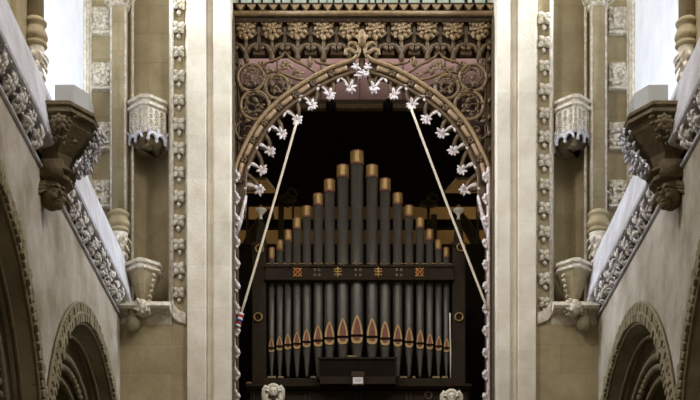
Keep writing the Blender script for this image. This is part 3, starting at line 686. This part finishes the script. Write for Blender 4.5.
# spandrel scrollwork
def circ(mb, cx, cy, r, rad, s, a0=0, a1=2*PI, d=.02, n=26):
    cl = abs(a1-a0) > 6.2
    pts = [A(CX+s*(cx+r*math.cos(a0+(a1-a0)*k/n)), cy+r*math.sin(a0+(a1-a0)*k/n), d) for k in range(n if cl else n+1)]
    mb.sweep(pts, rad, rad*1.3, (0, -1, 0), 6, cl)
def spiral(mb, cx, cy, r, a0, turns, s, rad=.017, sg=1):
    pts = []
    for k in range(20):
        t = k/19; a = a0+sg*turns*2*PI*t; rr = r*(1-.72*t); pts.append(A(CX+s*(cx+rr*math.cos(a)), cy+rr*math.sin(a), .03))
    mb.sweep(pts, [rad*(1.15-.4*k/19) for k in range(20)], rad*1.2); return pts
for s in (-1, 1):
    for j, (cx, cy, r, a0) in enumerate(((111, 78, 13.3, 2.0), (85, 87, 11.8, 0.4), (107, 105.5, 14.2, 3.6))):
        mb = MB(); circ(mb, cx, cy, r, .029, s)
        ro = mb.build('scroll_roundel', M['oak_mid'], scr, True)
        mb = MB(); pts = spiral(mb, cx, cy, r*.92, a0, 1.05, s, .018, 1 if j != 1 else -1)
        rn = random.Random(90+j)
        for p in pts[2:19]:
            a = rn.uniform(0, 2*PI); mb.leaf(p, (math.cos(a), 0, math.sin(a)), (0, -1, 0), .085, .04, .1, .5)
        spiral(mb, cx+r*.25, cy+r*.3, r*.5, a0+2.2, .8, s, .013, -1 if j != 1 else 1)
        mb.leaf(pts[-1], (s*.5, 0, .5), (0, -1, 0), .10, .07, .1, .6)
        mb.build('scroll_leaves', M['oak'], ro, True)
    mb = MB()
    circ(mb, 117.5, 130, 9, .018, s, -1.2, 2.6); spiral(mb, 115, 130, 7, 1.0, .9, s, .015); spiral(mb, 120, 148, 6, 3.6, .8, s, .014, -1); spiral(mb, 119, 117, 6, 2.0, .8, s, .014)
    spiral(mb, 92, 107, 5.5, 1.0, .8, s, .014)
    mb.sweep([A(CX+s*x, y, .0) for x, y in ((121, 65), (123.5, 90), (122.5, 112), (123.5, 135), (123.5, 160))], .016)
    mb.sweep([A(CX+s*x, y, .0) for x, y in ((100, 62), (99, 70), (97, 78), (98, 86), (95, 95))], .020)
    rn = random.Random(31)
    for (x, y) in ((118, 122), (113, 134), (120, 141), (121, 155), (99, 93), (94, 101), (120, 93), (72, 80), (69, 75), (96, 66), (121, 60), (117, 64)):
        a = rn.uniform(0, 6.28); mb.leaf(A(CX+s*x, y, .02), (math.cos(a), 0, math.sin(a)), (0, -1, 0), .10, .06, .1, .5)
    mb.build('spandrel_vine', M['oak'], scr, True)
    mb = MB(); bp = [p for p in OUTs if 84 < p.y < 186]
    mb.prism([A(CX+s*(p.x-1.5), p.y+1, -.22) for p in bp]+[A(CX+s*70, 84, -.22), A(CX+s*126.5, 84, -.22), A(CX+s*126.5, 186, -.22)], (0, .05, 0)); mb.build('spandrel_board', M['spandrel'], scr)
    # pointed leaf panel between the roundels and the frieze
    mb = MB()
    mb.sweep([A(CX+s*x, y, .01) for x, y in ((102, 67), (94, 62), (86, 60), (80, 56.5), (76.5, 52), (73, 57), (67, 61), (58, 65), (46, 73))], .020, .03)
    mb.sweep([A(CX+s*x, y, .01) for x, y in ((98, 74), (88, 71), (76, 75), (66, 79), (58, 80))], .018, .03)
    mb.sweep([A(CX+s*x, y, .01) for x, y in ((102, 62), (103, 66), (100, 70))], .025, .03)
    mb.sweep([A(CX+s*x, y, .01) for x, y in ((52, 58), (44, 63), (32, 65), (24, 63))], .02, .03)
    for k in range(16):
        t = k/15; x = 92-34*t; y = 68+4*math.sin(t*9)+3*t; a = rn.uniform(0, 6.28)
        mb.leaf(A(CX+s*x, y, .02), (math.cos(a), 0, math.sin(a)), (0, -1, 0), .075, .05, .1, .5)
    for a in range(6): mb.leaf(A(CX+s*76.5, 66, .03), (math.cos(a*1.05), 0, math.sin(a*1.05)), (0, -1, 0), .09, .055, .1, .5)
    mb.leaf(A(CX+s*52, 68, .02), (0, 0, 1), (0, -1, 0), .17, .04, 0, .6); mb.leaf(A(CX+s*52, 68, .02), (-.5, 0, 1), (0, -1, 0), .14, .04, 0, .6); mb.leaf(A(CX+s*52, 68, .02), (.5, 0, 1), (0, -1, 0), .14, .04, 0, .6)
    mb.build('leaf_panel', M['oak_mid'], scr, True)
    # upright border with beads
    mb = MB(); xo = 132.5; xo = 129.8 if s < 0 else 132.5; fbox(mb, A, (CX+s*124, 480, -.02), (CX+s*xo, 15, -.2)); fbox(mb, A, (CX+s*(xo-1.8), 480, .22), (CX+s*(xo-.2), 15, -.1)); fbox(mb, A, (CX+s*125.6, 190, .01), (CX+s*127, 45, -.1))
    mb.build('side_border', M['oak'], scr, bevel=.01)
    mb = MB(); y = 24
    while y < 186:
        a = 1 if int(y/9) % 2 else -1
        mb.leaf(A(CX+s*130.5, y, .0), (a*.7, 0, -1), (0, -1, 0), .12, .075, .1, .6); y += 8.2
    mb.build('border_leaves', M['oak'], scr, True)
    # pale jamb stem with crockets
    mb = MB(); mb.sweep([A(CX+s*(128.3 if s < 0 else 126.6), y, .05) for y in (480, 400, 300, 190, 168)], .030, .04, (0, -1, 0), 8)
    mb.sweep([A(CX+s*x, y, .03) for x, y in ((126, 236), (122, 222), (118, 208), (116, 196))], [.03, .035, .035, .02], .035)
    jm = mb.build('jamb_stem', M['lilac'], scr, True)
    y = 177; rn = random.Random(5)
    while y < 400:
        mb = MB(); c = A(CX+s*(127 if s < 0 else 125.5), y, .05)
        for a in range(7): mb.leaf(c, (-s*(.55+rn.random()*.5), 0, rn.uniform(-1, 1)), (0, -1, 0), .085, .055, .2, .7)
        mb.ball(c+Vector((-s*.05, -.03, .0)), .035); mb.ball(c+Vector((-s*.02, -.03, -.07)), .028)
        mb.leaf(A(CX+s*127, y-8, .04), (-s*.3, 0, -1), (0, -1, 0), .12, .05, .1, .6)
        mb.build('crocket', M['lilac'], jm, True); y += 22
# ------------------------------------------------------------------ ropes
def rope(label, a, b, n=16, sag=.02):
    t = thing('bell_rope', b, label, 'rope'); d = b-a
    mb = MB(); mb.sweep([a+d*(k/n)+Vector((0, 0, -sag*math.sin(PI*k/n))) for k in range(n+1)], .018, None, (0, -1, 0), 8); mb.build('cord', M['rope'], t, True); return t, d.normalized()
t, d = rope('cream rope slanting down to the left jamb, with a striped grip at its end', P(297, 121, 20.32), P(241.5, 313, 20.30))
e = P(241.5, 313, 20.30)
for k, m_ in enumerate(('sally_white', 'sally_red', 'sally_white', 'sally_blue', 'sally_red', 'sally_white')):
    mb = MB(); a = e+d*(.035*k); mb.sweep([a, a+d*.012, a+d*.024, a+d*.037], [.036, .045, .045, .036]); mb.build('grip_band', M[m_], t, True)
rope('cream rope slanting from the arch cusps down to the right jamb', P(410.5, 107, 20.32), P(487.5, 309, 20.30))

# ------------------------------------------------------------------ the organ
YO = 21.35; KO = YO/F
def O(px, py, d=0.0): return P(px, py, YO-d)
org = thing('pipe_organ', O(359, 470), 'dark cased pipe organ with grey gold-capped pipes under the carved arch', 'organ')
PIPES = [(271.6, 248, 339, 353, 6.0, 11), (279.8, 240.5, 337, 351.5, 6.6, 10), (288, 230.5, 335, 350.5, 7.0, 10.5), (297.1, 218.5, 333, 350, 7.8, 10.5), (306.8, 206.8, 330, 348.5, 8.4, 10.5), (318.2, 194.5, 326.8, 348, 9.4, 11), (329.5, 180.5, 323, 346.5, 10.4, 11.5), (342.8, 166.3, 319.8, 346, 11.4, 11.5), (357, 152.3, 317, 345.5, 12.6, 12.5),
         (372, 166.3, 319.8, 346, 11.4, 11.5), (385, 179.8, 322.5, 347, 10.4, 11.5), (397.7, 194, 326, 348, 9.4, 10.5), (409, 206.3, 328.5, 349, 8.4, 10.5), (420, 218.3, 331, 350, 7.8, 10), (429.6, 230, 334.6, 350.5, 7.0, 10), (438.5, 240.3, 337, 351.5, 6.6, 9.5), (446.4, 248, 339, 353, 6.0, 9.5)]
FOOT = 377.5
for (px, yt, m0, m1, wd, ch) in PIPES:
    r = wd*KO/2; c = O(px, 0); z = lambda py: EYE+(VY-py)*KO
    base = Vector((c.x, YO, 0))
    mb = MB(); mb.lathe(base, [(r*.30, z(FOOT)), (r*.36, z(FOOT)+.03), (r*.93, z(m1)-.02), (r, z(m1)), (r, z(yt+ch)-.005)], 20)
    pi = mb.build('pipe', M['pipe'], org, True)
    mb = MB(); rc = r*1.07
    mb.lathe(base, [(rc, z(yt+ch)), (rc, z(yt)), (rc*.82, z(yt)), (rc*.80, z(yt)-.06)], 20); mb.build('cap', M['gold'], pi)
    mb = MB(); mb.lathe(base, [(rc*1.03, z(yt+ch)-.016), (rc*1.05, z(yt+ch)), (rc*1.03, z(yt+ch)+.014)], 20); mb.build('cap_ring', M['red'], pi)
    mb = MB(); mb.lathe(base, [(rc*1.01, z(yt)-.016), (rc*1.03, z(yt)), (rc*.84, z(yt)+.004)], 20); mb.build('cap_ring', M['red'], pi)
    # mouth: gilt border, red field, black slit
    def shape(k, lift):
        hw = r*.93*k; zt_, zb_ = z(m0), z(m1); h = zt_-zb_; zc_ = (zt_+zb_)/2; pts = []
        prof = [(0, 1.0), (.26, .92), (.50, .81), (.72, .67), (.90, .50), (.99, .35), (1.0, .24), (.95, .13), (.76, .04), (.4, 0.0)]
        for x, t in prof: pts.append((x*hw, zb_+h*(t if k == 1 else .5+(t-.5)*(.80))))
        pts += [(-x, t) for x, t in reversed(pts[1:])]
        return [Vector((c.x+x, YO-r*1.0-lift, t)) for x, t in pts]
    mb = MB(); mb.prism(shape(1, .012), (0, r*.9, 0)); mo = mb.build('mouth', M['gilt'], pi)
    mb = MB(); mb.prism(shape(.62, .017), (0, .02, 0)); mb.build('mouth_field', M['red'], pi)
    mb = MB(); zz = z(m1)+(z(m0)-z(m1))*.27; mb.box((c.x-r*.98, YO-r-.026, zz-.012-.05*r), (c.x+r*.98, YO-r, zz+.012+.05*r)); mb.build('mouth_slit', M['black'], pi)
# rail across the pipes
YR = .14
mb = MB(); fbox(mb, O, (265, 279.5, YR), (453.5, 265, YR-.10)); fbox(mb, O, (264, 267, YR+.02), (454.5, 264.5, YR-.1)); fbox(mb, O, (264, 280, YR+.02), (454.5, 278, YR-.1))
rail = mb.build('pipe_rail', M['case'], org, bevel=.008)
mb = MB()
for (px, *_r) in PIPES:
    for s in (-1, 1): mb.ball(O(px+s*3.5, 263.8, YR-.02), (.03, .02, .012), 8, 4)
mb.build('rail_beading', M['gold'], rail, True)
for px in (297.5, 419.5):
    mb = MB(); h = .062
    c = O(px, 272.2, YR+.008)
    for k in (-1, 0, 1):
        for s in (-1, 1): mb.sweep([c+Vector((-s*h*.9+max(0, 0)*0, 0, -h*.9+k*h*.8)) if abs(k) < .5 else c+Vector((-s*h*.9, 0, k*h*.85-h*.1*k)), c+Vector((s*h*.9, 0, h*.9)) if abs(k) < .5 else c+Vector((s*h*.1, 0, k*h))], .009, .012)
    mb.sweep([c+Vector((-h, 0, 0)), c+Vector((0, 0, h)), c+Vector((h, 0, 0)), c+Vector((0, 0, -h))], .009, .012, (0, -1, 0), 6, True)
    for x in (-1, 1):
        for zz in (-1, 1): mb.ball(c+Vector((x*h*.85, 0, zz*h*.85)), .016)
    o = mb.build('lattice_ornament', M['orange'], rail, True); o['label'] = 'orange lattice ornament'
for px in (337.8, 378.3):
    mb = MB(); c = O(px, 272.2, YR+.008)
    mb.sweep([c+Vector((0, 0, -.075)), c+Vector((0, 0, .075))], .012, .016)
    for zz, l in ((.04, .05), (0, .058), (-.042, .048)): mb.sweep([c+Vector((-l, 0, zz+.012)), c+Vector((0, -.01, zz)), c+Vector((l, 0, zz+.012))], .010, .014)
    cr = mb.build('crest_ornament', M['gilt'], rail, True); cr['label'] = 'gilt and red crest ornament'
    mb = MB()
    for s in (-1, 1):
        for zz in (-.04, .04): mb.ball(c+Vector((s*.045, .004, zz)), (.02, .012, .025), 8, 5)
    mb.build('crest_red', M['red'], rail, True)
for px in (317, 358, 399):
    for dx in (-2.2, 2.2):
        for dz in (-2.6, 2.6):
            mb = MB(); fbox(mb, O, (px+dx-1.2, 272.2+dz-1.2, YR+.004), (px+dx+1.2, 272.2+dz+1.2, YR-.01)); mb.build('rail_stud', M['oak'], rail)
# case posts with urn finials and brass rings
for s, (xa, xb, xf, yf, r1, r2) in ((-1, (252, 266, 260.8, 206, (259.5, 248.5), (258, 317))), (1, (452.5, 465.5, 458.5, 205.5, (461, 247), (459, 317)))):
    mb = MB(); fbox(mb, O, (xa, 384, .10), (xb, 243, -.5)); fbox(mb, O, (xa-1, 246, .12), (xb+1, 242, -.1)); xm = xf
    mb.loft([[O(xm-5.5, 243, .08), O(xm+5.5, 243, .08), O(xm+5.5, 243, -.1), O(xm-5.5, 243, -.1)], [O(xm-4, 228, .04), O(xm+4, 228, .04), O(xm+4, 228, -.08), O(xm-4, 228, -.08)], [O(xm-1.6, 219, .0), O(xm+1.6, 219, .0), O(xm+1.6, 219, -.05), O(xm-1.6, 219, -.05)]])
    po = mb.build('case_post', M['case'], org, bevel=.012)
    mb = MB(); h = KO; mb.lathe(O(xf, 219.5), [(1.9*h, 0), (2.2*h, .5*h), (1.6*h, 1.2*h), (1.3*h, 2*h), (1.5*h, 4*h), (3*h, 6.2*h), (5.2*h, 8*h), (5.9*h, 9.3*h), (5.3*h, 10.2*h), (2.2*h, 11*h), (1.8*h, 11.6*h)], 18)
    o = mb.build('urn_finial', M['ivory'], po, True); o['label'] = 'ivory urn finial'
    mb = MB(); mb.ball(O(xf, 206.6), (1.9*h, 1.9*h, 1.8*h), 10, 7); mb.build('finial_knob', M['red'], po, True)
    for rr_ in (r1, r2):
        mb = MB(); c = O(rr_[0], rr_[1], .12); mb.sweep([c+Vector((3.9*h*math.cos(a), 0, 3.9*h*math.sin(a))) for a in [2*PI*k/20 for k in range(20)]], .013, .02, (0, -1, 0), 6, True); mb.build('brass_ring', M['gold'], po, True)
# pale tube beside the right post
mb = MB(); mb.sweep([O(450.6, 378, .06), O(450.6, 350, .06), O(450.2, 330, .06), O(450, 313, .06)], .012); o = mb.build('pale_conduit', M['ivory'], org, True); o['label'] = 'thin pale upright tube'
# thin pipe behind
mb = MB(); mb.lathe((O(293, 0).x, YO+.1, PZ(285, YO)), [(.022, 0), (.022, PZ(243, YO)-PZ(285, YO))], 10); mb.build('slender_pipe', M['pipe'], org, True)
# toe board, ledge, lower case
mb = MB(); fbox(mb, O, (263, 384, .12), (453, 378, -.5)); mb.build('toe_board', M['case'], org, bevel=.01)
mb = MB(); fbox(mb, O, (246, 386.5, .22), (472, 383.5, -.5)); fbox(mb, O, (249, 389, .18), (469.5, 386, -.5)); mb.build('ledge', M['case'], org, bevel=.012)
mb = MB(); fbox(mb, O, (250, 470, .08), (469, 388, -.9)); lc = mb.build('lower_case', M['case'], org)
mb = MB()
for xa, xb in ((253, 306), (309, 357), (360, 407), (410, 428), (430, 466)):
    for a, b in (((xa, 391), (xb, 392.5)), ((xa, 392.5), (xa+1.5, 470)), ((xb-1.5, 392.5), (xb, 470))): fbox(mb, O, (a[0], a[1], .10), (b[0], b[1], .06))
mb.build('case_panel', M['oak_dark'], lc, bevel=.006)
mb = MB(); c = O(428.5, 395.5, .10); mb.sweep([c+Vector((.055*math.cos(a), 0, .055*math.sin(a))) for a in [2*PI*k/18 for k in range(18)]], .012, .015, (0, -1, 0), 6, True); mb.build('wood_ring', M['oak'], lc, True)
mb = MB(); mb.ball(O(249, 383, .2), (.05, .03, .018), 10, 5); mb.build('gilt_stud', M['gold'], lc, True)
for xa, xb in ((267.5, 276), (278, 283.5), (310.5, 316), (400, 407), (412.5, 415.5), (432.5, 440), (442, 448)):
    mb = MB(); fbox(mb, O, (xa, 378, .10), (xb, 376, .02)); mb.build('toe_block', M['oak_pale'], org, bevel=.006)
# music desk
dk = None
mb = MB(); fbox(mb, O, (319, 379, .36), (396.5, 358, .24)); dk = mb.build('music_desk', M['black'], org, bevel=.012)
mb = MB()
for a, b in (((317.5, 357), (397.5, 359.2)), ((317.5, 376.5), (397.5, 380)), ((317.5, 357), (319.6, 380)), ((395.4, 357), (397.5, 380))): fbox(mb, O, (a[0], a[1], .385), (b[0], b[1], .24))
mb.build('desk_frame', M['case'], dk, bevel=.006)
mb = MB(); fbox(mb, O, (320, 384, .40), (396, 379.7, .2)); mb.build('desk_foot', M['case'], dk, bevel=.006)
mb = MB(); fbox(mb, O, (347, 357, .34), (356, 355.3, .26)); tag(mb.build('wood_block', M['oak_pale'], None, False, .005), 'small pale wood block lying on top of the music desk', 'wood block')
# card in its holder
cd = thing('card_holder', O(358, 385, .42), 'small brown card holder with a white card below the music desk', 'card holder')
mb = MB(); fbox(mb, O, (352, 385, .46), (364, 376.5, .41)); mb.build('holder', M['oak'], cd, bevel=.006)
mb = MB(); fbox(mb, O, (351.5, 376.6, .48), (364.5, 371.4, .41)); mb.build('holder_top', M['oak_dark'], cd, bevel=.006)
mb = MB(); fbox(mb, O, (353.1, 383.6, .470), (362.9, 377.2, .455)); ca = mb.build('card', M['paper'], cd)
mb = MB()
for yy, a, b in ((378.8, 355, 361), (380.2, 354.5, 361.5), (381.6, 355.5, 360.5)): fbox(mb, O, (a, yy+.35, .473), (b, yy, .469))
mb.build('card_lines', M['ink'], ca)
# ------------------------------------------------------------------ carved winged heads on posts in front of the organ
for s, px, py, lab in ((-1, 273.3, 386, 'left'), (1, 451.5, 391.5, 'right')):
    h = KO; k_ = lambda x, y, d=.45: O(px+x, py+y, d)
    t = thing('winged_stone_head', O(px, 480, .45), f'pale carved stone winged head on a post before the organ, {lab} end', 'carved head', 'winged stone heads before the organ')
    mb = MB(); mb.ball(k_(0, 6, .50), (4.0*h, 4.2*h, 5.0*h), 16, 10)
    mb.leaf(k_(0, 4.5, .56), (0, -.3, -1), (0, -1, 0), .07, .03, .1, .8)
    for e in (-1, 1):
        mb.ball(k_(e*1.6, 5, .555), .014, 8, 5); mb.sweep([k_(e*.6, 3.9, .565), k_(e*1.8, 3.6, .56), k_(e*3, 4.4, .545)], .009); mb.ball(k_(e*4, 6.2, .49), (.015, .02, .03), 8, 5)
    mb.sweep([k_(-1.4, 8.6, .55), k_(0, 8.9, .56), k_(1.4, 8.6, .55)], .009)
    mb.ball(k_(0, 16, .45), (6.5*h, 4*h, 7*h), 14, 8); mb.build('bust', M['ivory'], t, True)
    mb = MB()
    for e in (-1, 1):
        mb.sweep([k_(e*3.5, 18, .42), k_(e*7, 14, .43), k_(e*8.6, 8, .44), k_(e*8.8, 3.5, .46), k_(e*7.4, 1.2, .48), k_(e*5.2, 2.0, .48)], [.05, .065, .05, .042, .04, .025], .045)
        for j in range(4): mb.sweep([k_(e*(4.2+.6*j), 3+1.6*j, .46), k_(e*(6.5+.3*j), 6+2.2*j, .47), k_(e*(4.6), 11+2.2*j, .46)], .022, .03)
    mb.build('wings', M['ivory'], t, True)
    mb = MB()
    for j in range(9):
        a = PI*j/8; mb.leaf(k_(4*math.cos(a), 5.5-4.2*math.sin(a), .50), (math.cos(a)*.5, -.1, .2+math.sin(a)), (0, -1, .3), .07, .05, -.4, .7)
    mb.build('hair', M['ivory'], t, True)
    mb = MB(); mb.lathe(O(px, 0, .45)*1.0-Vector((0, 0, O(px, 0, .45).z)), [(.09, 6.205), (.07, 6.3), (.06, PZ(py+20, YO)-.05), (.09, PZ(py+18, YO))], 12); mb.build('post', M['oak_dark'], t, True)
